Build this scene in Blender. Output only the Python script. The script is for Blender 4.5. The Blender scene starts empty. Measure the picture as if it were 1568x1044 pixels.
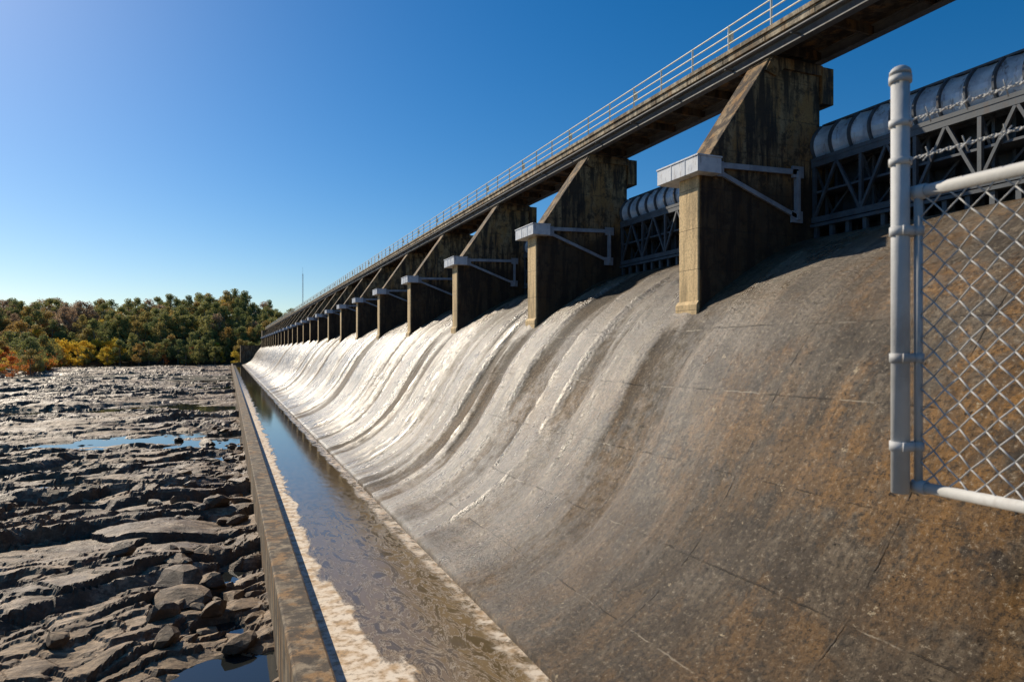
import bpy, math, random
import numpy as np
from mathutils import Vector, Matrix
random.seed(7); rng=np.random.default_rng(7)
scene=bpy.context.scene
col=scene.collection
TH=math.radians(22.55)

# ---------------------------------------------------------------- helpers
class MB:
    def __init__(s): s.v=[]; s.f=[]; s.m=[]
    def add(s,vs,fs,m=0):
        o=len(s.v); s.v.extend([tuple(p) for p in vs])
        for f in fs: s.f.append(tuple(i+o for i in f)); s.m.append(m)
    def box(s,x0,x1,y0,y1,z0,z1,m=0):
        vs=[(x,y,z) for x in(x0,x1) for y in(y0,y1) for z in(z0,z1)]
        s.add(vs,[(0,1,3,2),(4,6,7,5),(0,4,5,1),(2,3,7,6),(0,2,6,4),(1,5,7,3)],m)
    def prism(s,poly,y0,y1,m=0):
        n=len(poly)
        vs=[(x,y0,z) for x,z in poly]+[(x,y1,z) for x,z in poly]
        fs=[tuple(range(n)),tuple(range(2*n-1,n-1,-1))]
        for i in range(n):
            j=(i+1)%n; fs.append((i,i+n,j+n,j))
        s.add(vs,fs,m)
    def beam(s,a,b,w,h=None,m=0,n=4):
        a=Vector(a);b=Vector(b);d=(b-a)
        if d.length<1e-6:return
        d.normalize()
        up=Vector((0,0,1)) if abs(d.z)<.9 else Vector((1,0,0))
        r=d.cross(up).normalized();u=r.cross(d)
        h=h or w
        vs=[]
        for p in(a,b):
            for i in range(n):
                t=2*math.pi*(i+.5)/n
                k=math.sqrt(2)/2 if n==4 else .5
                vs.append(p+r*math.cos(t)*w*k+u*math.sin(t)*h*k)
        fs=[(i,(i+1)%n,n+(i+1)%n,n+i) for i in range(n)]
        fs+= [tuple(range(n-1,-1,-1)),tuple(range(n,2*n))]
        s.add(vs,fs,m)
    def mesh(s,name,mats,smooth=False):
        me=bpy.data.meshes.new(name); me.from_pydata(s.v,[],s.f)
        for m in mats: me.materials.append(m)
        me.polygons.foreach_set('material_index',s.m)
        if smooth: me.polygons.foreach_set('use_smooth',[True]*len(s.f))
        me.update(); return me
    def obj(s,name,mats,parent=None,smooth=False,bevel=0):
        o=bpy.data.objects.new(name,s.mesh(name,mats,smooth)); col.objects.link(o)
        o.parent=parent
        if bevel:
            b=o.modifiers.new('bevel','BEVEL'); b.width=bevel; b.segments=2; b.limit_method='ANGLE'
        return o
def empty(name,parent=None):
    e=bpy.data.objects.new(name,None); col.objects.link(e); e.parent=parent; return e
def link_obj(name,me,parent=None,loc=(0,0,0)):
    o=bpy.data.objects.new(name,me); col.objects.link(o); o.parent=parent; o.location=loc; return o
def gridmesh(name,V,nr,nc,mat,smooth=True,uv=None,attr=None):
    me=bpy.data.meshes.new(name)
    i=np.arange(nr-1)[:,None]*nc+np.arange(nc-1)[None,:]
    F=np.stack([i,i+1,i+nc+1,i+nc],-1).reshape(-1,4)
    me.vertices.add(nr*nc); me.vertices.foreach_set('co',V.reshape(-1).astype(np.float32))
    nf=len(F); me.loops.add(nf*4); me.loops.foreach_set('vertex_index',F.reshape(-1).astype(np.int32))
    me.polygons.add(nf); me.polygons.foreach_set('loop_start',(np.arange(nf)*4).astype(np.int32))
    me.polygons.foreach_set('loop_total',np.full(nf,4,dtype=np.int32))
    me.update(calc_edges=True)
    me.polygons.foreach_set('use_smooth',np.full(nf,smooth))
    if uv is not None:
        l=me.uv_layers.new(name='UVMap'); l.data.foreach_set('uv',uv.reshape(-1,2)[F.reshape(-1)].reshape(-1).astype(np.float32))
    if attr is not None:
        a=me.attributes.new('band','FLOAT','POINT'); a.data.foreach_set('value',attr.reshape(-1).astype(np.float32))
    me.materials.append(mat); me.update(); return me
def h2(ix,iy,s):
    v=np.sin(ix*127.1+iy*311.7+s*74.7)*43758.5453; return v-np.floor(v)
def vn(x,y,s=0):
    xi=np.floor(x);yi=np.floor(y);fx=x-xi;fy=y-yi
    fx=fx*fx*(3-2*fx);fy=fy*fy*(3-2*fy)
    return (h2(xi,yi,s)*(1-fx)+h2(xi+1,yi,s)*fx)*(1-fy)+(h2(xi,yi+1,s)*(1-fx)+h2(xi+1,yi+1,s)*fx)*fy
def fbm(x,y,s=0,o=5):
    a=0;t=0;w=1.
    for k in range(o):
        a=a+w*vn(x,y,s+k);t+=w;w*=.5;x=x*2.03+1.7;y=y*2.03+9.2
    return a/t
def sst(x,a,b):
    t=np.clip((x-a)/(b-a),0,1); return t*t*(3-2*t)

class Mat:
    def __init__(s,name):
        s.m=bpy.data.materials.new(name); s.m.use_nodes=True; s.nt=s.m.node_tree
        s.b=s.nt.nodes['Principled BSDF']; s.out=s.nt.nodes['Material Output']
        s.tc=s.nt.nodes.new('ShaderNodeTexCoord')
    def n(s,t): return s.nt.nodes.new(t)
    def set(s,sock,v):
        if isinstance(v,bpy.types.NodeSocket): s.nt.links.new(v,sock)
        elif isinstance(v,(tuple,list)):
            sock.default_value=tuple(v)+((1,) if len(v)==3 and len(sock.default_value)==4 else ())
        else: sock.default_value=v
    def pos(s,scale=(1,1,1),src='Object'):
        mp=s.n('ShaderNodeMapping'); s.nt.links.new(s.tc.outputs[src],mp.inputs[0]); mp.inputs['Scale'].default_value=scale; return mp.outputs[0]
    def noise(s,vec,scale=1,detail=4,rough=.55,dist=0,color=False):
        t=s.n('ShaderNodeTexNoise'); s.set(t.inputs['Vector'],vec)
        t.inputs['Scale'].default_value=scale;t.inputs['Detail'].default_value=detail;t.inputs['Roughness'].default_value=rough;t.inputs['Distortion'].default_value=dist
        return t.outputs['Color' if color else 'Fac']
    def vor(s,vec,scale=1,feat='F1'):
        t=s.n('ShaderNodeTexVoronoi'); t.feature=feat; s.set(t.inputs['Vector'],vec); t.inputs['Scale'].default_value=scale
        return t.outputs['Distance']
    def math(s,op,a,b=0,c=0,clamp=False):
        t=s.n('ShaderNodeMath'); t.operation=op; t.use_clamp=clamp
        s.set(t.inputs[0],a); s.set(t.inputs[1],b); s.set(t.inputs[2],c); return t.outputs[0]
    def mix(s,f,a,b,mode='MIX'):
        t=s.n('ShaderNodeMix'); t.data_type='RGBA'; t.blend_type=mode
        s.set(t.inputs[0],f); s.set(t.inputs[6],a); s.set(t.inputs[7],b); return t.outputs[2]
    def ramp(s,f,lo,hi,a=0.,b=1.):
        t=s.n('ShaderNodeMapRange'); t.interpolation_type='SMOOTHSTEP'
        s.set(t.inputs[0],f); t.inputs[1].default_value=lo;t.inputs[2].default_value=hi;t.inputs[3].default_value=a;t.inputs[4].default_value=b
        return t.outputs[0]
    def sep(s,v):
        t=s.n('ShaderNodeSeparateXYZ'); s.set(t.inputs[0],v); return t.outputs
    def comb(s,x,y,z):
        t=s.n('ShaderNodeCombineXYZ'); s.set(t.inputs[0],x);s.set(t.inputs[1],y);s.set(t.inputs[2],z); return t.outputs[0]
    def bump(s,h,strength=.5,dist=.02,normal=None):
        t=s.n('ShaderNodeBump'); s.set(t.inputs['Height'],h); t.inputs['Strength'].default_value=strength; t.inputs['Distance'].default_value=dist
        if normal: s.set(t.inputs['Normal'],normal)
        return t.outputs[0]
    def fin(s,color=None,rough=None,normal=None,metal=None,spec=None):
        if color is not None: s.set(s.b.inputs['Base Color'],color)
        if rough is not None: s.set(s.b.inputs['Roughness'],rough)
        if normal is not None: s.set(s.b.inputs['Normal'],normal)
        if metal is not None: s.b.inputs['Metallic'].default_value=metal
        if spec is not None: s.set(s.b.inputs['Specular IOR Level'],spec)
        return s.m

SP=14.3; Y0=20.5; KS=list(range(-1,26)); PT=1.15
# ---------------------------------------------------------------- materials
def mat_spill():
    m=Mat('spillway_concrete')
    U,V,_=m.sep(m.tc.outputs['UV'])
    uv=m.comb(U,V,0)
    at=m.n('ShaderNodeAttribute'); at.attribute_name='band'; band=at.outputs['Fac']
    w=m.noise(uv,.10,2,.5)
    Uw=m.math('ADD',U,m.math('MULTIPLY',m.math('SUBTRACT',w,.5),3.5))
    st2=m.noise(m.comb(m.math('MULTIPLY',Uw,1.5),m.math('MULTIPLY',V,.06),3),1,4,.6)
    st3=m.noise(m.comb(m.math('MULTIPLY',Uw,5.5),m.math('MULTIPLY',V,.22),9),1,4,.6)
    blot=m.noise(uv,.55,9,.70)
    bm=m.noise(uv,2.2,9,.78)
    dark=m.ramp(m.math('ADD',band,m.math('MULTIPLY',m.math('SUBTRACT',bm,.5),1.3)),.15,.95)
    fr=m.math('SUBTRACT',m.math('FRACT',m.math('DIVIDE',m.math('SUBTRACT',m.math('ADD',U,m.math('MULTIPLY',m.math('SUBTRACT',blot,.5),.9)),Y0+PT/2-SP/2),SP)),.5)
    pd=m.math('ABSOLUTE',m.math('MULTIPLY',fr,SP))
    rim=m.math('MULTIPLY',m.math('MULTIPLY',m.ramp(pd,.75,1.1,0,1),m.ramp(pd,1.1,1.6,1,0)),m.ramp(V,8.4,10,0,1))
    nn=m.math('ADD',m.math('ADD',U,m.math('MULTIPLY',V,-.45)),m.math('MULTIPLY',m.math('SUBTRACT',blot,.5),14))
    near=m.ramp(nn,2,20,1,0)
    c=m.mix(m.ramp(st2,.36,.64),(.29,.228,.155),(.135,.096,.057))
    c=m.mix(m.math('MULTIPLY',m.ramp(st3,.45,.66),.55),c,(.075,.051,.028))
    c=m.mix(m.ramp(bm,.52,.64,0,.6),c,(.38,.31,.225))
    c=m.mix(m.ramp(blot,.42,.52,.85,0.),c,(.070,.047,.026))
    c=m.mix(m.ramp(m.noise(m.comb(U,V,55),.35,7,.68),.52,.62,0,.5),c,(.22,.135,.055))
    c=m.mix(m.math('MULTIPLY',rim,.45),c,(.40,.31,.18))
    c=m.mix(m.math('MULTIPLY',dark,.86),c,m.mix(m.ramp(blot,.42,.6),(.030,.020,.011),(.075,.048,.024)))
    on=m.noise(m.comb(m.math('MULTIPLY',Uw,.42),m.math('MULTIPLY',V,.26),21),1,10,.76)
    cn=m.mix(m.ramp(m.noise(m.comb(U,V,77),.8,9,.74),.41,.59),(.034,.023,.013),(.185,.138,.085))
    cn=m.mix(m.ramp(bm,.54,.64,0,.6),cn,(.30,.24,.165))
    of=m.ramp(on,.455,.57)
    cn=m.mix(m.math('MULTIPLY',of,.84),cn,m.mix(m.ramp(bm,.42,.58),(.40,.185,.030),(.15,.070,.016)))
    cn=m.mix(m.math('MULTIPLY',m.ramp(st2,.46,.58),.6),cn,(.040,.027,.015))
    cn=m.mix(m.math('MULTIPLY',m.ramp(st3,.50,.64),.55),cn,(.035,.024,.013))
    cn=m.mix(m.math('MULTIPLY',band,.55),cn,(.036,.025,.014))
    c=m.mix(near,c,cn)
    c=m.mix(m.math('MULTIPLY',m.math('MULTIPLY',of,m.ramp(V,10,15)),.5),c,(.23,.120,.033))
    c=m.mix(m.math('MULTIPLY',m.ramp(V,13.5,17.5,0,1),m.ramp(blot,.4,.6,.7,.25)),c,(.085,.054,.027))
    g=m.noise(uv,7,7,.82); g2=m.vor(uv,8); g3=m.noise(uv,30,3,.7)
    c=m.mix(m.ramp(g,.40,.50,.85,0.),c,(.015,.011,.007))
    c=m.mix(m.ramp(g,.55,.63,0,.65),c,(.47,.39,.27))
    pit=m.noise(uv,2.7,6,.8)
    pm=m.ramp(pit,.63,.66)
    c=m.mix(pm,c,(.014,.010,.007))
    chip=m.ramp(m.noise(m.comb(U,V,40),1.6,6,.75),.65,.67)
    c=m.mix(chip,c,(.46,.36,.22))
    def line(t,per,wd,jn):
        tt=m.math('ADD',t,m.math('MULTIPLY',m.math('SUBTRACT',jn,.5),.14))
        f=m.math('ABSOLUTE',m.math('SUBTRACT',m.math('FRACT',m.math('DIVIDE',tt,per)),.5))
        return m.ramp(f,.5-wd/per,.5-wd*.3/per)
    jn=m.noise(uv,2.2,5,.65); jv=m.noise(uv,.55,6,.7)
    j1=line(U,4.77,.032,jn); j2=line(V,2.45,.026,jn)
    jj=m.math('MAXIMUM',j1,j2)
    vis=m.ramp(jv,.46,.60)
    jd=m.math('MULTIPLY',jj,vis)
    c=m.mix(m.math('MULTIPLY',jd,.8),c,(.020,.015,.010))
    c=m.mix(m.math('MULTIPLY',j2,m.ramp(jv,.40,.48,.65,0)),c,(.48,.41,.30))
    wn=m.n('ShaderNodeTexWhiteNoise'); wn.noise_dimensions='2D'
    m.set(wn.inputs[0],m.comb(m.math('FLOOR',m.math('DIVIDE',m.math('SUBTRACT',U,2.385),4.77)),m.math('FLOOR',m.math('DIVIDE',m.math('SUBTRACT',V,1.225),2.45)),0))
    c=m.mix(m.math('MULTIPLY',wn.outputs[0],.28),c,(.055,.037,.020))
    rough=m.ramp(st2,.35,.65,.21,.35)
    rough=m.math('ADD',rough,m.math('MULTIPLY',dark,.28))
    rough=m.math('ADD',rough,m.math('MULTIPLY',m.ramp(blot,.4,.65),.13))
    rough=m.math('ADD',rough,m.math('MULTIPLY',near,.08))
    h=m.math('ADD',m.math('MULTIPLY',g,1.5),m.math('MULTIPLY',g2,-.5))
    h=m.math('ADD',h,m.math('MULTIPLY',g3,.2))
    h=m.math('SUBTRACT',h,m.math('MULTIPLY',pm,1.4))
    h=m.math('SUBTRACT',h,m.math('MULTIPLY',jd,1.0))
    n1=m.bump(h,.9,.036)
    n2=m.bump(m.math('MULTIPLY',bm,.4),.6,.15,n1)
    sp=m.math('MULTIPLY',m.ramp(dark,0,1,1.0,.22),m.math('SUBTRACT',1,m.math('MULTIPLY',near,.72)))
    return m.fin(c,rough,n2,spec=sp)
def mat_conc(name,base=(.30,.215,.12),light=(.42,.34,.23),dark=(.05,.035,.022),amt=.5,nose=False):
    m=Mat(name); p=m.pos(); x,y,z=m.sep(m.tc.outputs['Object'])
    oi=m.n('ShaderNodeObjectInfo')
    def P(sc):
        mp=m.n('ShaderNodeMapping'); m.nt.links.new(m.tc.outputs['Object'],mp.inputs[0]); mp.inputs['Scale'].default_value=sc
        m.set(mp.inputs['Location'],m.comb(m.math('MULTIPLY',oi.outputs['Random'],37),0,0)); return mp.outputs[0]
    a=m.noise(P((1,1,1)),.9,7,.65); s=m.noise(P((2.2,2.2,.28)),1,6,.65); g=m.noise(p,11,5,.7)
    c=m.mix(m.ramp(a,.38,.66),base,light)
    c=m.mix(m.ramp(m.noise(P((1.2,1.2,.5)),1,5,.6),.46,.62,0,.75),c,(.34,.17,.045))
    c=m.mix(m.math('MULTIPLY',m.ramp(s,.45,.57),amt+.45),c,dark)
    c=m.mix(m.ramp(m.noise(P((1,1,1)),1.7,9,.78),.49,.59,0,amt+.3),c,tuple(k*.6 for k in dark))
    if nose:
        low_shade=m.math('MULTIPLY',m.ramp(m.math('ADD',z,m.math('MULTIPLY',a,1.2)),6.6,7.6,1,0),m.ramp(x,15.93,16.1,0,1))
        c=m.mix(m.math('MULTIPLY',low_shade,.80),c,(.028,.017,.010))  # shade below the cap and brackets, painted dark into the pier sides
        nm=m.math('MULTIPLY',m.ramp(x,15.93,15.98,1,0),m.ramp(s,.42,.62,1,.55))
        c=m.mix(nm,c,(.80,.58,.30))  # sunlight on the nose face painted in as a paler warm colour
    c=m.mix(m.ramp(g,.4,.7,0,.4),c,(.055,.04,.026))
    f=m.math('ABSOLUTE',m.math('SUBTRACT',m.math('FRACT',m.math('DIVIDE',z,1.5)),.5))
    ln=m.ramp(f,.488,.497)
    c=m.mix(m.math('MULTIPLY',ln,.5),c,(.03,.022,.015))
    h=m.math('ADD',g,m.math('MULTIPLY',a,1.5)); h=m.math('SUBTRACT',h,ln)
    return m.fin(c,.85,m.bump(h,.6,.03))
def mat_steel(name,c0,c1,rust=.3,rough=.45,metal=.0):
    m=Mat(name); p=m.pos()
    a=m.noise(p,2,6,.65)
    c=m.mix(m.ramp(a,.35,.65),c0,c1)
    c=m.mix(m.ramp(m.noise(m.pos((5,5,1.2)),1,6,.7),.53,.66,0,rust),c,(.13,.065,.03))
    return m.fin(c,m.ramp(a,.3,.7,rough,rough+.2),m.bump(m.noise(p,20,3,.6),.2,.01),metal=metal)
M_SP=mat_spill()
M_PIER=mat_conc('stained_pier_concrete_baked_light',(.24,.155,.072),(.38,.265,.14),(.032,.020,.012),.5,True)
M_DECK=mat_conc('deck_concrete',(.46,.38,.25),(.62,.53,.38),(.06,.045,.03),.25)
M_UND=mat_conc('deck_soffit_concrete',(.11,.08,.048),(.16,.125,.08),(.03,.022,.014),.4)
M_WALL=mat_conc('wall_concrete',(.22,.165,.10),(.34,.265,.17),(.05,.036,.024),.38)
M_CAP=mat_steel('cap_paint',(.50,.54,.60),(.68,.71,.74),.5,.45)
M_STR=mat_steel('strut_steel',(.26,.28,.32),(.38,.41,.45),.3,.5)
M_GATE=mat_steel('gate_skin_steel',(.030,.040,.050),(.06,.075,.09),.4,.45)
M_TRUSS=mat_steel('gate_truss_steel',(.06,.072,.085),(.11,.125,.14),.35,.5)
M_BAND=mat_steel('gate_curved_plate',(.50,.54,.60),(.74,.78,.82),.7,.28,.1)
M_GIRD=mat_steel('girder_steel',(.12,.125,.13),(.19,.19,.185),.4,.55)
M_RAIL=mat_steel('rail_paint',(.85,.78,.60),(.88,.82,.66),.08,.5)
M_GALV=mat_steel('galvanised_steel',(.38,.38,.37),(.54,.54,.53),.25,.6,.1)

def mat_rock():
    m=Mat('river_rock'); p=m.pos()
    a=m.noise(p,.16,8,.65); b=m.noise(m.pos((.8,2.2,3)),1,8,.75); g=m.noise(p,5,8,.78)
    c=m.mix(m.ramp(a,.38,.62),(.175,.103,.050),(.40,.27,.15))
    c=m.mix(m.ramp(b,.44,.58,0,.68),c,(.072,.042,.022))
    c=m.mix(m.ramp(m.noise(p,.6,8,.75),.50,.61,0,.75),c,(.60,.43,.27))
    c=m.mix(m.ramp(g,.42,.60,0,.55),c,(.055,.034,.018))
    z=m.sep(m.tc.outputs['Object'])[2]
    wet=m.ramp(m.math('ADD',z,m.math('MULTIPLY',a,.6)),-9.12,-8.75,1,0)
    c=m.mix(m.math('MULTIPLY',wet,.75),c,(.038,.024,.013))
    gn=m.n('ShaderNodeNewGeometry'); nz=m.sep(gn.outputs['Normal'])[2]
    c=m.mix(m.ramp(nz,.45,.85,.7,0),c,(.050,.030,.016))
    r=m.math('SUBTRACT',m.ramp(a,.3,.7,.48,.7),m.math('MULTIPLY',wet,.26))
    h=m.math('ADD',m.math('MULTIPLY',b,.9),g)
    return m.fin(c,r,m.bump(h,.7,.10),spec=.4)
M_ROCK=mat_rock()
def mat_channel():
    m=Mat('channel_water_surface'); p=m.pos(); x,y,z=m.sep(m.tc.outputs['Object'])
    nz=m.noise(m.pos((1,.35,1)),.9,8,.68,.8); sw=m.noise(m.pos((1.2,.45,1)),1.1,9,.68,3.2)
    nw=m.math('MULTIPLY',m.math('SUBTRACT',nz,.5),2.1)
    wd=m.ramp(y,9,24,2.5,.95)
    wd=m.math('ADD',wd,m.ramp(y,30,160,0,.35))
    xx=m.math('ADD',m.math('SUBTRACT',x,2.13),nw)
    strip=m.ramp(m.math('SUBTRACT',xx,wd),-.22,.03,1,0)
    strip=m.math('MULTIPLY',strip,m.ramp(y,70,200,1,.3))
    ridge=m.ramp(m.math('ABSOLUTE',m.math('SUBTRACT',sw,.5)),0,.03,1,0)
    ynear=m.ramp(y,16,42,.40,0)
    toe=m.ramp(m.math('SUBTRACT',x,m.math('MULTIPLY',nw,.5)),6.25,6.6,0,.85)
    toe=m.math('MULTIPLY',toe,m.ramp(m.noise(p,1.6,6,.75),.42,.56))
    foam=m.math('MAXIMUM',strip,m.math('MULTIPLY',ridge,ynear))
    foam=m.math('MAXIMUM',foam,toe)
    foam=m.math('MULTIPLY',foam,m.ramp(m.noise(p,5,7,.75),.34,.5,.3,1))
    c=m.mix(m.ramp(sw,.38,.62),(.14,.10,.048),(.26,.18,.088))
    c=m.mix(m.ramp(y,18,80,0,.85),c,(.03,.026,.018))
    c=m.mix(foam,c,m.mix(m.ramp(m.noise(p,2.5,5,.6),.35,.6),(.54,.36,.19),(.86,.74,.58)))
    rip=m.noise(m.pos((1,.5,1)),2.4,4,.6); h=m.math('ADD',m.math('MULTIPLY',rip,m.ramp(y,15,60,1.3,.35)),m.math('MULTIPLY',foam,.6))
    return m.fin(c,m.math('ADD',m.math('MULTIPLY',foam,.7),m.ramp(y,15,50,.12,.05)),m.bump(h,.25,.035),spec=.45)
M_CH=mat_channel()
def mat_water(name,c=(.02,.022,.02),s=.1):
    m=Mat(name); return m.fin(c,.04,m.bump(m.noise(m.pos(),3,3,.5),s,.02),spec=.6)
M_PUD=mat_water('pool_water',s=.05); M_RES=mat_water('reservoir_water_surface',(.02,.035,.04),.3)
def mat_ground():
    m=Mat('grass_earth'); p=m.pos(); a=m.noise(p,.06,8,.65)
    return m.fin(m.mix(m.ramp(a,.4,.62),(.03,.035,.012),(.06,.045,.022)),.95)
M_GR=mat_ground()
def mat_leaf(name,a,b):
    m=Mat(name); oi=m.n('ShaderNodeObjectInfo')
    c=m.mix(oi.outputs['Random'],a,b)
    c=m.mix(m.ramp(m.noise(m.pos(),.4,3,.6),.35,.65,0,.3),c,tuple(k*.5 for k in a))
    m.fin(c,.7,spec=.2)
    tr=m.n('ShaderNodeBsdfTranslucent'); m.set(tr.inputs[0],c)
    ms=m.n('ShaderNodeMixShader'); ms.inputs[0].default_value=.5
    m.nt.links.new(m.b.outputs[0],ms.inputs[1]); m.nt.links.new(tr.outputs[0],ms.inputs[2]); m.nt.links.new(ms.outputs[0],m.out.inputs[0])
    return m.m
L_GREEN=mat_leaf('leaf_green',(.21,.25,.09),(.40,.37,.12))
L_OLIVE=mat_leaf('leaf_olive',(.42,.34,.11),(.54,.34,.10))
L_YEL=mat_leaf('leaf_yellow',(.92,.64,.07),(.78,.62,.10))
L_ORG=mat_leaf('leaf_orange',(.90,.32,.06),(.65,.24,.07))
L_BARE=mat_leaf('leaf_brown',(.40,.28,.18),(.54,.38,.24))
mb=Mat('tree_bark'); M_BARK=mb.fin(mb.mix(mb.noise(mb.pos((1,1,.2)),4,5,.6),(.10,.08,.06),(.28,.24,.19)),.9)

# ---------------------------------------------------------------- dam
dam=empty('concrete_dam')
PP=np.array([(25,4.35),(23.8,4.5),(22.6,4.58),(21.4,4.45),(19.8,3.95),(17.9,2.95),(15.9,1.55),(14.3,-.2),(13.0,-2.15),(11.75,-4.05),(10.35,-5.6),(8.7,-6.7),(6.9,-7.4),(5.2,-7.9)])
prof=[]
for i in range(1,len(PP)-2):
    for t in np.linspace(0,1,8,endpoint=False):
        p0,p1,p2,p3=PP[i-1],PP[i],PP[i+1],PP[i+2]
        prof.append(.5*((2*p1)+(-p0+p2)*t+(2*p0-5*p1+4*p2-p3)*t*t+(-p0+3*p1-3*p2+p3)*t**3))
prof.append(PP[-2]); prof.append(np.array([6.86,-7.52])); prof.append(np.array([6.84,-8.4]))
prof=np.array(prof)[::-1]
arc=np.concatenate([[0],np.cumsum(np.linalg.norm(np.diff(prof,axis=0),axis=1))]); arc=arc[-1]-arc
YE=396.
Ys=np.concatenate([np.arange(1.2,70,.16),np.arange(70,160,.4),np.arange(160,YE,1.),[YE]])
nr,nc=len(Ys),len(prof)
V=np.zeros((nr,nc,3)); V[:,:,0]=prof[None,:,0]; V[:,:,1]=Ys[:,None]; V[:,:,2]=prof[None,:,1]
uv=np.zeros((nr,nc,2)); uv[:,:,0]=Ys[:,None]; uv[:,:,1]=arc[None,:]
UU,VV=uv[:,:,0],uv[:,:,1]
Yw=UU+2.2*(fbm(UU*.09,VV*.07,300,3)-.5)+.40*(fbm(UU*.7,VV*.6,310,4)-.5)
nb=.72*fbm(Yw*.44,VV*.02,201,2)+.28*fbm(Yw*1.6,VV*.04,211,2)
tr=sst(nb,.51,.62)*(.55+.45*sst(fbm(UU*.3,VV*.15,340,3),.35,.6))*(.40+.60*sst(UU,13,30))
ce=Y0+PT/2; dd=np.abs((UU+.6*(fbm(UU*.8,VV*.5,320,3)-.5)-ce+SP/2)%SP-SP/2)
run=(1-sst(dd,.20,.95))*sst(VV,8.2,10.5)*(.45+.55*(1-sst(VV,12,18)))
band=np.clip(np.maximum(tr,run*.9),0,1)
T=np.gradient(prof,axis=0); T/=np.linalg.norm(T,axis=1)[:,None]+1e-9
Nn=np.stack([-T[:,1],T[:,0]],1)
fade=sst(VV,2.5,6)*(1-sst(VV,arc[0]-2.6,arc[0]-1.1))
crest=np.exp(-((nb-.49)/.02)**2)
dsp=(-.18*band+.09*crest+.05*(fbm(UU*.8,VV*.25,330,3)-.5))*fade*(.30+.70*sst(UU,14,26))
V[:,:,0]+=dsp*Nn[None,:,0]; V[:,:,2]+=dsp*Nn[None,:,1]
me=gridmesh('spillway_face',V,nr,nc,M_SP,True,uv,band); me.flip_normals()
link_obj('spillway_face',me,dam)

# pier mesh (local Y=0 near face)
b=MB()
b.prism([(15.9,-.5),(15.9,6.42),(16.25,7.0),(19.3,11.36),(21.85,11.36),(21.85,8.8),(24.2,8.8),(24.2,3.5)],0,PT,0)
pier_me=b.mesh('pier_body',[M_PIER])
b=MB()
b.box(21.86,22.45,-.12,PT+.12,9.85,11.3,0)
b.prism([(15.78,-.5),(15.78,1.70),(15.88,1.84),(15.88,-.5)],-.06,PT+.06,0)
b.prism([(19.0,10.75),(19.35,11.355),(21.9,11.355),(21.9,10.95),(19.9,10.95),(19.5,10.6)],-.10,-.003,0)
blk_me=b.mesh('pier_bearing_block',[M_PIER])
b=MB()
b.box(15.5,16.55,-.5,2.0,6.44,7.0,0)
b.box(15.47,16.58,-.53,2.03,7.003,7.06,0)
for yy in(.25,1.1): b.box(15.485,15.497,yy-.02,yy+.02,6.45,7.0,0)
cap_me=b.mesh('pier_cap_beam',[M_CAP])
b=MB()
for s,y in((-1,-.10),(1,PT+.10)):
    b.beam((16.5,y,6.86),(20.6,y,6.98),.10,.20)
    b.beam((16.7,y,6.62),(20.5,y,5.25),.10,.16)
    b.beam((20.55,y,7.0),(20.55,y,5.1),.26,.12)
    b.box(20.3,20.85,y-.05,y+.05,6.75,7.2); b.box(20.25,20.8,y-.05,y+.05,5.0,5.45)
    b.box(16.4,16.95,y-.06,y+.06,6.45,7.0)
str_me=b.mesh('pier_side_bracket',[M_STR])
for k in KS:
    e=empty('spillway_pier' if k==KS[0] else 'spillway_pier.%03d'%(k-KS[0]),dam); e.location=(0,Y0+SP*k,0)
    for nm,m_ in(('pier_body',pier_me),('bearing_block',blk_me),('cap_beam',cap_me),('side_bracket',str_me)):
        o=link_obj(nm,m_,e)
        if nm in('pier_body','cap_beam'):
            bv=o.modifiers.new('b','BEVEL'); bv.width=.035; bv.segments=2
# gates
L=SP-PT
b=MB()
b.box(22.6,22.75,0.02,L-.02,4.5,8.95,0)
n=15
for i in range(n+1):
    y=.03+(L-.06)*i/n
    if i<n:
        y1=.03+(L-.06)*(i+1)/n
        R=8; C=6; vs=[]
        for r in range(R+1):
            t=r/R; z=7.62+1.33*t; bx=21.78-.42*math.sin(math.pi*(.15+.72*(1-t)))+.35*t*t
            for c in range(C+1):
                s=c/C; vs.append((bx+.14*(math.sin(math.pi*s)),y+(y1-y)*s,z))
        fs=[(r*(C+1)+c,r*(C+1)+c+1,(r+1)*(C+1)+c+1,(r+1)*(C+1)+c) for r in range(R) for c in range(C)]
        b.add(vs,fs,2)
    pr=[]
    for r in range(9):
        t=r/8; pr.append((21.70-.42*math.sin(math.pi*(.15+.72*(1-t)))+.35*t*t-.03,7.60+1.36*t))
    b.prism(pr+[(22.6,8.96),(22.6,7.60)],y-.035,y+.035,1)
b.box(21.35,22.6,.02,L-.02,7.46,7.6,1)
b.box(21.95,22.6,.02,L-.02,8.965,9.03,1)
for X,w in((21.45,.16),(22.1,.12)):
    b.beam((X,.02,7.35),(X,L-.02,7.35),w,w*1.4,1)
    b.beam((X,.02,5.15),(X,L-.02,5.15),w,w*1.4,1)
    nv=6
    for i in range(nv+1):
        y=.12+(L-.24)*i/nv
        b.beam((X,y,5.15),(X,y,7.35),w*.8,w*.8,1)
        if i<nv:
            y1=.12+(L-.24)*(i+1)/nv; ym=(y+y1)/2
            if X<22:
                b.beam((X-.02,y,5.2),(X-.02,ym,7.3),.10,.10,1); b.beam((X-.02,ym,7.3),(X-.02,y1,5.2),.10,.10,1)
            else:
                b.beam((X,y,7.3),(X,y1,5.2),.08,.08,1)
for i in range(7):
    y=.12+(L-.24)*i/6
    b.beam((21.45,y,7.35),(22.6,y,7.35),.12,.12,1); b.beam((21.45,y,5.15),(22.6,y,5.15),.12,.12,1); b.beam((21.45,y,7.3),(22.6,y,5.2),.08,.08,1)
b.box(21.5,22.6,.02,L-.02,6.22,6.3,1)
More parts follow.
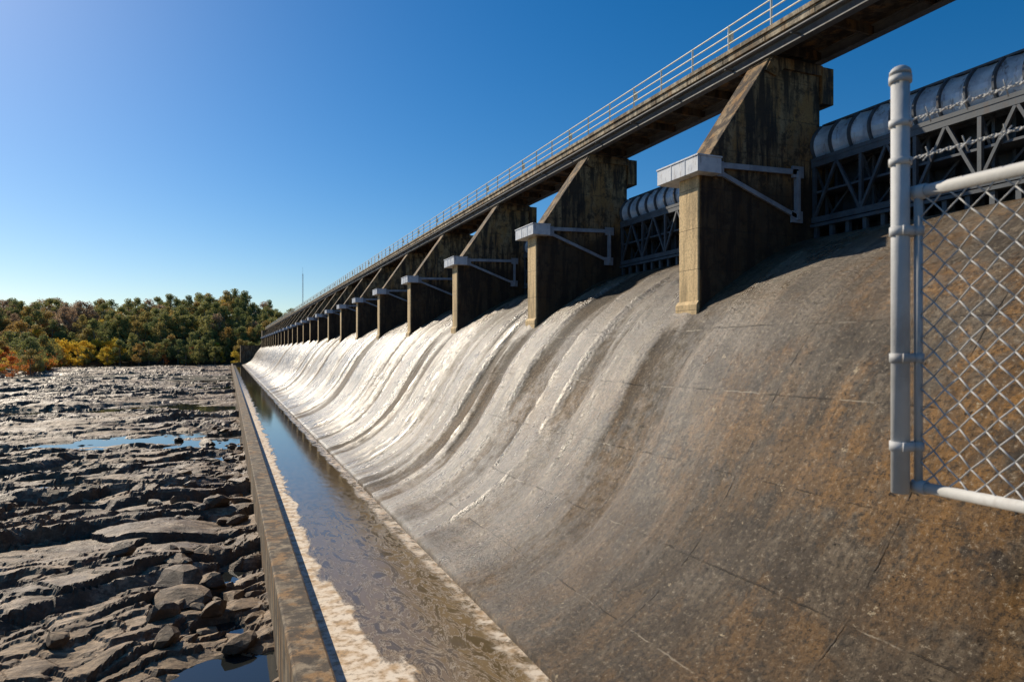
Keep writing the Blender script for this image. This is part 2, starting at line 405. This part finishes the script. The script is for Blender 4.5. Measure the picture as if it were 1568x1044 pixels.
for i in range(14):
    y=.4+(L-.8)*i/13; b.box(22.3,22.6,y-.05,y+.05,4.6,7.5,0)
b.box(21.3,22.6,.02,L-.02,4.86,4.98,1)
for i in range(18):
    y=.2+(L-.4)*i/17; b.box(21.4,21.55,y-.08,y+.08,4.45,4.86,1)
gate_me=b.mesh('gate_leaf',[M_GATE,M_TRUSS,M_BAND])
for i,k in enumerate(KS):
    g=link_obj('spillway_gate' if i==0 else 'spillway_gate.%03d'%i,gate_me,dam,(0,Y0+SP*k+PT,0))
# deck
Ya,Yb=-6.,YE+8
b=MB()
b.box(18.95,22.5,Ya,Yb,11.83,12.1,0)
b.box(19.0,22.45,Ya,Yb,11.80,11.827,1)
b.box(18.85,19.3,Ya,Yb,12.103,12.26,0)
b.box(22.1,22.5,Ya,Yb,12.103,12.26,0)
y=Ya
while y<Yb:
    b.box(18.92,18.948,y,y+2.34,11.84,12.08,0); y+=2.4
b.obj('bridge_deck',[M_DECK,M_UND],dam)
b=MB()
for x in(19.35,21.65):
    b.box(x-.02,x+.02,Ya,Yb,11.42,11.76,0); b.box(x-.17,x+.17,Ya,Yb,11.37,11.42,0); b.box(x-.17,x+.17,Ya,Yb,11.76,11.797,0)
y=Ya
while y<Yb:
    b.box(19.38,21.62,y,y+.12,11.45,11.795,1); y+=SP/6
b.beam((18.90,Ya,11.66),(18.90,Yb,11.66),.10,.10,0,8)
y=Ya
while y<Yb:
    b.box(18.9,19.33,y,y+.06,11.56,11.62,0); y+=SP/4
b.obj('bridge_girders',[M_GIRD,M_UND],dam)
b=MB()
y=Ya; i=0
while y<Yb:
    b.beam((19.05,y,12.26),(19.05,y,13.35),.085,.085,0,6 if y<90 else 4)
    b.box(18.96,19.14,y-.07,y+.07,12.262,12.29,0)
    if i%3==0: b.box(19.08,19.2,y-.11,y+.11,12.75,13.15,0)
    y+=2.38; i+=1
for z in(13.35,12.99,12.63): b.beam((19.05,Ya,z),(19.05,Yb,z),.068,.068,0,6)
for z in(13.35,12.95): b.beam((22.3,Ya,z),(22.3,Yb,z),.05,.05,0,6)
y=Ya
while y<Yb: b.beam((22.3,y,12.26),(22.3,y,13.35),.06,.06,0,4); y+=2.38
b.obj('deck_railing',[M_RAIL],dam)
b=MB()
b.prism([(-3,-14),(-3,-1.62),(8,-1.62),(14,1.5),(18,4.2),(25,5.2),(25,-14)],-8,1.18,0)
b.box(6,26,YE,YE+14,-9,3.0,0); b.prism([(2,-10),(2,-6.6),(7,-6.0),(11,-3),(17,5),(17,-10)],YE-.01,YE+2,0)
b.box(17,26,YE+.02,YE+10,3,11.3,0)
b.box(19.3,22.1,-8,5.5,4,11.36,0)
b.obj('abutment',[M_WALL],dam)
b=MB(); b.box(22.9,900,-300,YE+300,7.9,8.1,0); b.obj('reservoir_water',[M_RES])

# ---------------------------------------------------------------- channel
b=MB()
y=1.2
while y<YE+8:
    y1=min(y+6.0,YE+8)
    b.prism([(1.30,-11),(1.30,-7.04),(1.35,-7.0),(2.08,-7.0),(2.13,-7.04),(2.13,-11)],y,y1-.015,0); y=y1
b.box(1.34,2.09,1.2,YE+8,-11,-7.012,0)
b.obj('channel_wall',[M_WALL])
b=MB(); b.add([(2.1,1.2,-7.58),(6.95,1.2,-7.58),(6.95,YE,-7.58),(2.1,YE,-7.58)],[(0,1,2,3)]); b.obj('channel_water',[M_CH])

# ---------------------------------------------------------------- riverbed
def ledge(x,y,ang,L,Lp,s,wamp):
    c,sn=math.cos(ang),math.sin(ang)
    q=(y*c+x*sn)+ (fbm(x*.5/L,y*.6/L,s,5)-.5)*wamp*L
    p=(x*c-y*sn)+(fbm(x*.5/L+7,y*.5/L,s+3,4)-.5)*L*2.
    qi=np.floor(q/L); f=q/L-qi
    off=h2(qi,np.floor(p/Lp+h2(qi,qi*0,s+2)*5),s+1)
    edge=np.clip(f/.10,0,1)
    return ((1-f)*.75+off*.9)*edge
def rockz(x,y):
    z=-9.10+(fbm(x*.03,y*.05,1,4)-.5)*1.9
    m1=sst(fbm(x*.07,y*.07,11,3),.38,.62); m2=sst(fbm(x*.11,y*.11,15,3),.38,.6); m3=sst(fbm(x*.2,y*.2,51,3),.42,.6)
    z=z+(ledge(x,y,-.50,9.5,16,20,1.8)-.6)*(.25+.50*m1)
    z=z+(ledge(x,y,-.35,3.6,6.5,31,2.0)-.6)*(.12+.42*m2)
    z=z+(ledge(x,y,.20,1.9,2.6,41,2.4)-.6)*.20*m1
    z=z+(ledge(x,y,-.6,1.0,1.8,47,2.2)-.6)*.14*m3
    z=z+(fbm(x*.25,y*.45,61,5)-.5)*.85
    z=z+np.clip((y-200)/230,0,1)*.3
    z=z-.55*np.exp(-((x+.2)/1.6)**2)*np.clip(1.3-y/70,0,1)
    return z
nr,nc=1000,480
tt=np.linspace(0,1,nr); Yr=7*(440/7)**tt
s=np.linspace(-1,0,nc)
Yg=np.repeat(Yr[:,None],nc,1); Xg=1.34+s[None,:]*(0.62*Yr[:,None]+14)
Zg=rockz(Xg,Yg)
V=np.stack([Xg,Yg,Zg],-1)
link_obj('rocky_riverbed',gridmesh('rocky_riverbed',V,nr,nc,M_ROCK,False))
WL=-9.16
b=MB(); b.add([(-700,-60,WL),(1.3,-60,WL),(1.3,445,WL),(-700,445,WL)],[(0,1,2,3)]); b.obj('river_pool_water',[M_PUD])
b=MB(); b.add([(-3000,-1000,-11.2),(3000,-1000,-11.2),(3000,4000,-11.2),(-3000,4000,-11.2)],[(0,1,2,3)]); b.obj('ground',[M_GR])
import bmesh
V=[];F=[]
for i in range(130):
    yy=15+70*random.random()**1.6; xx=.9-abs(random.gauss(0,2.4)); sz=random.uniform(.2,.8)*(1.3 if random.random()<.25 else .8)
    bm=bmesh.new(); bmesh.ops.create_icosphere(bm,subdivisions=2,radius=1)
    sx,sy,szz=sz*random.uniform(.8,1.6),sz*random.uniform(.6,1.1),sz*random.uniform(.4,.8)
    R=Matrix.Rotation(random.uniform(0,3.14),3,'Z')@Matrix.Rotation(random.uniform(-.4,.4),3,'X')
    pl=[(Vector([random.gauss(0,1) for _ in range(3)]).normalized(),random.uniform(.45,.8)) for _ in range(9)]
    zz=float(rockz(np.array([xx]),np.array([yy]))[0])
    o=len(V)
    for v in bm.verts:
        p=v.co.copy()
        for n_,d_ in pl:
            k=p.dot(n_)-d_
            if k>0: p-=n_*k
        p=Vector((p.x*sx,p.y*sy,p.z*szz)); p=R@p
        x_=min(p.x+xx,1.28)
        V.append((x_,p.y+yy,p.z+zz+szz*.3))
    for f in bm.faces: F.append(tuple(o+v.index for v in f.verts))
    bm.free()
me=bpy.data.meshes.new('boulders'); me.from_pydata(V,[],F); me.materials.append(M_ROCK); link_obj('boulders',me)

# ---------------------------------------------------------------- hill + trees
def hillz(x,y):
    r=np.clip((y-425-.05*x)/110,0,1); r=r*r*(3-2*r)
    top=20+5*np.sin(x*.028+1.2)+(fbm(x*.02,y*.02,90,3)-.5)*12
    top=top*np.clip(1-(x-5)/110,.3,1)
    z=-8.9+r*(top+8.9)
    d=np.clip((-x-(.13*y)-22)/30,0,1)*np.clip((y-240)/60,0,1)
    return np.maximum(z,-9.9+d*5)
nx,ny=160,120
xs=np.linspace(-450,260,nx); ys=np.linspace(225,760,ny)
X,Y=np.meshgrid(xs,ys); V=np.stack([X,Y,hillz(X,Y)],-1)
link_obj('hill',gridmesh('hill',V,ny,nx,M_GR))

def tree_mesh(name,seed,h,leaf,dens=1.,cw=.36,shrub=False):
    r=random.Random(seed); b=MB()
    def limb(a,c,r0,r1,n=5):
        a=Vector(a);c=Vector(c);d=(c-a).normalized(); up=Vector((0,0,1)) if abs(d.z)<.9 else Vector((1,0,0))
        rr=d.cross(up).normalized();u=rr.cross(d); vs=[]
        for p,q in((a,r0),(c,r1)):
            for i in range(n):
                t=2*math.pi*i/n; vs.append(p+rr*math.cos(t)*q+u*math.sin(t)*q)
        b.add(vs,[(i,(i+1)%n,n+(i+1)%n,n+i) for i in range(n)],0)
    mid=Vector((r.uniform(-.4,.4),r.uniform(-.4,.4),h*.5)); top=Vector((r.uniform(-.8,.8),r.uniform(-.8,.8),h*.88))
    limb((0,0,-1.5),mid,h*.022,h*.014); limb(mid,top,h*.014,h*.004)
    cl=[]
    for i in range(26):
        t=r.uniform(.12 if shrub else .22,.97); a=r.uniform(0,6.28)
        prof_=math.sin(math.pi*min(1,max(.05,(t-.10)/.92))**.8)
        R=h*cw*prof_*r.uniform(.35,1.)
        p=Vector((math.cos(a)*R,math.sin(a)*R,h*t))
        o=mid.lerp(top,max(0,(t-.55)/.45)) if t>.55 else Vector((mid.x*t,mid.y*t,h*t*.75))
        limb(o,p,h*.006,h*.002,3); cl.append((p,h*r.uniform(.09,.15)))
    cl.append((top,h*.08))
    for p,R in cl:
        for j in range(int(85*dens)):
            d=Vector([r.gauss(0,1) for _ in range(3)]).normalized()*R*r.uniform(.2,1.)**.5; d.z*=.8
            q=p+d; s=h*r.uniform(.009,.020)
            n_=(Vector([r.gauss(0,1) for _ in range(3)])+Vector((0,0,1.0))+d.normalized()).normalized(); t1=n_.orthogonal().normalized(); t2=n_.cross(t1)
            b.add([q-t1*s-t2*s*.6,q+t1*s-t2*s*.7,q+t1*s*.8+t2*s,q-t1*s*.7+t2*s*.8],[(0,1,2,3)],1)
    return b.mesh(name,[M_BARK,leaf])
TG=[tree_mesh('tg%d'%i,10+i,16,L_GREEN,1.,.38) for i in range(3)]
TO=[tree_mesh('to%d'%i,30+i,15,L_OLIVE,1.,.38) for i in range(2)]
TY=[tree_mesh('ty%d'%i,40+i,10,L_YEL,1.,.44,True) for i in range(2)]
TR=[tree_mesh('tr%d'%i,50+i,10,L_ORG,.9,.42,True) for i in range(2)]
TB=[tree_mesh('tb%d'%i,60+i,15,L_BARE,.6,.38) for i in range(2)]
forest=empty('distant_trees')
def place(me,x,y,s):
    z=float(hillz(np.array([x]),np.array([y]))[0]); o=link_obj('tree',me,forest,(x,y,z)); o.rotation_euler=(0,0,random.uniform(0,6.28)); q=random.uniform(.9,1.25); o.scale=(s*q,s*q,s)
cnt=0
y=428.
while y<560:
    x=-330.
    while x<120:
        xx=x+random.uniform(-2.6,2.6); yy=y+random.uniform(-3,3)
        low=y<452; sc=1.
        if random.random()<.94:
            r=random.random()
            if low:
                if -100<xx<-56: me=random.choice(TY if r<.8 else TG); sc=1.6 if me in TY else .85
                elif xx<-96 and r<.4: me=random.choice(TR); sc=1.3
                else: me=random.choice(TG if r<.55 else TO if r<.74 else TY if r<.95 else TR)
            elif xx<-75: me=random.choice(TB if r<.45 else TO if r<.70 else TG if r<.90 else TR)
            else: me=random.choice(TG if r<.60 else TO if r<.84 else TB if r<.92 else TY)
            place(me,xx,yy,random.uniform(.65,1.25)*(.8 if low else 1)*sc); cnt+=1
        x+=6.2
    y+=7.5 if y<480 else 10
for i in range(180):
    yy=random.uniform(262,420); xx=-(.13*yy+27)-random.uniform(0,1)**1.5*60
    r=random.random(); me=random.choice(TR if r<.48 else TY if r<.62 else TG if r<.85 else TO)
    place(me,xx,yy,random.uniform(.45,.95))
b=MB()
for a in range(3):
    t=a*2.094; b.beam((.45*math.cos(t),.45*math.sin(t),0),(.3*math.cos(t),.3*math.sin(t),46),.12,.12,0,4)
for i in range(46):
    for a in range(3):
        t=a*2.094;t2=(a+1)*2.094; b.beam((.42*math.cos(t),.42*math.sin(t),i),(.42*math.cos(t2),.42*math.sin(t2),i+1),.05,.05)
b.beam((0,0,46),(0,0,50),.08)
o=b.obj('radio_mast',[M_STR]); o.location=(40,415,-1)

# ---------------------------------------------------------------- chain-link fence
fence=empty('chain_link_fence')
b=MB(); FX=2.19
def pipe(a,c,d,n=16): b.beam(a,c,d,d,0,n)
PY=1.70
pipe((FX,PY,-.50),(FX,PY,.975),.060)
vs=[];n=16;rings=5
for r in range(rings+1):
    t=r/rings*math.pi/2
    for i in range(n):
        a=2*math.pi*i/n; vs.append((FX+.036*math.cos(t)*math.cos(a),PY+.036*math.cos(t)*math.sin(a),.975+.03*math.sin(t)))
b.add(vs,[(r*n+i,r*n+(i+1)%n,(r+1)*n+(i+1)%n,(r+1)*n+i) for r in range(rings) for i in range(n)]+[tuple(range(n-1,-1,-1))])
for z in(.955,.80,.665): pipe((FX,PY,z-.012),(FX,PY,z+.012),.074)
GX=2.235; GY=1.665
pipe((GX,GY,-.475),(GX,GY,.555),.028)
for z in(.42,-.025,-.335):
    b.box(FX-.028,GX+.02,PY-.037,PY-.031,z-.016,z+.016); b.box(FX-.028,GX+.02,PY-.005,PY+.001,z-.016,z+.016) ; pipe((FX,PY,z-.016),(FX,PY,z+.016),.07); pipe((GX,GY,z-.016),(GX,GY,z+.016),.038)
pipe((GX,GY-.01,.555),(GX,-2.2,.555),.042); pipe((GX,GY-.01,-.475),(GX,-2.2,-.475),.038)
pipe((GX,GY+.018,.555),(GX,GY-.03,.555),.052); pipe((GX,GY+.018,-.475),(GX,GY-.03,-.475),.048)
pipe((FX,.6,-1.62),(FX,.6,1.0),.07); pipe((FX,-1.9,-1.62),(FX,-1.9,1.0),.07)
b.obj('frame',[M_GALV],fence,True)
b=MB()
W=.088; z0,z1=-.47,.55
nz=24
y=GY-.01
while y>-.4:
    for i in range(nz):
        za=z0+(z1-z0)*i/nz; zb=z0+(z1-z0)*(i+1)/nz
        s0=(i%2); off=.004
        ya=y-(W/2 if s0 else 0); yb=y-(0 if s0 else W/2)
        b.beam((GX+(off if s0 else -off),ya,za),(GX+(-off if s0 else off),yb,zb),.0056,.0056,0,6)
        ya=y-(W/2 if s0 else W); yb=y-(W if s0 else W/2)
        b.beam((GX+(off if s0 else -off),ya,za),(GX+(-off if s0 else off),yb,zb),.0056,.0056,0,6)
    y-=W
b.obj('wire_mesh',[M_GALV],fence,True)
b=MB()
for z in(.80,.665):
    y=PY
    while y>-1.9:
        for ph in(0,math.pi):
            a=(FX+.004*math.cos(y*90+ph),y,z+.004*math.sin(y*90+ph)); c=(FX+.004*math.cos((y-.012)*90+ph),y-.012,z+.004*math.sin((y-.012)*90+ph))
            b.beam(a,c,.004,.004,0,4)
        y-=.012
    y=PY-.1
    while y>-1.9:
        b.beam((FX-.02,y,z-.022),(FX+.02,y-.01,z+.022),.003); b.beam((FX+.02,y,z-.02),(FX-.02,y-.01,z+.022),.003); y-=.125
b.obj('barbed_wire',[M_GALV],fence,True)

# ---------------------------------------------------------------- light, sky, camera
AZ=math.radians(-27); EL=math.radians(33)
sv=Vector((math.sin(AZ)*math.cos(EL),math.cos(AZ)*math.cos(EL),math.sin(EL)))
ld=bpy.data.lights.new('sun','SUN'); ld.energy=5.0; ld.angle=math.radians(.53); ld.color=(1,.88,.70)
lo=bpy.data.objects.new('sun',ld); col.objects.link(lo); lo.rotation_euler=sv.to_track_quat('Z','Y').to_euler(); lo.location=(-50,50,80)
w=bpy.data.worlds.new('World'); scene.world=w; w.use_nodes=True; nt=w.node_tree
sk=nt.nodes.new('ShaderNodeTexSky'); sk.sky_type='NISHITA'; sk.sun_disc=False; sk.sun_elevation=EL; sk.sun_rotation=AZ
sk.altitude=50; sk.air_density=1.0; sk.dust_density=.4; sk.ozone_density=4.5
hs=nt.nodes.new('ShaderNodeHueSaturation'); hs.inputs['Saturation'].default_value=1.36
nt.links.new(sk.outputs[0],hs.inputs['Color'])
bg=nt.nodes['Background']; nt.links.new(hs.outputs[0],bg.inputs[0]); bg.inputs[1].default_value=.097
cd=bpy.data.cameras.new('camera'); cam=bpy.data.objects.new('camera',cd); col.objects.link(cam)
cd.lens=24; cd.sensor_width=36; cd.shift_y=.0096; cd.clip_start=.05; cd.clip_end=6000
cd.dof.use_dof=True; cd.dof.focus_distance=22; cd.dof.aperture_fstop=4.5
cam.location=(0,0,0); cam.rotation_euler=(math.pi/2,0,-TH)
scene.camera=cam
scene.view_settings.view_transform='Standard'; scene.view_settings.look='None'; scene.view_settings.exposure=0
print('trees',cnt)
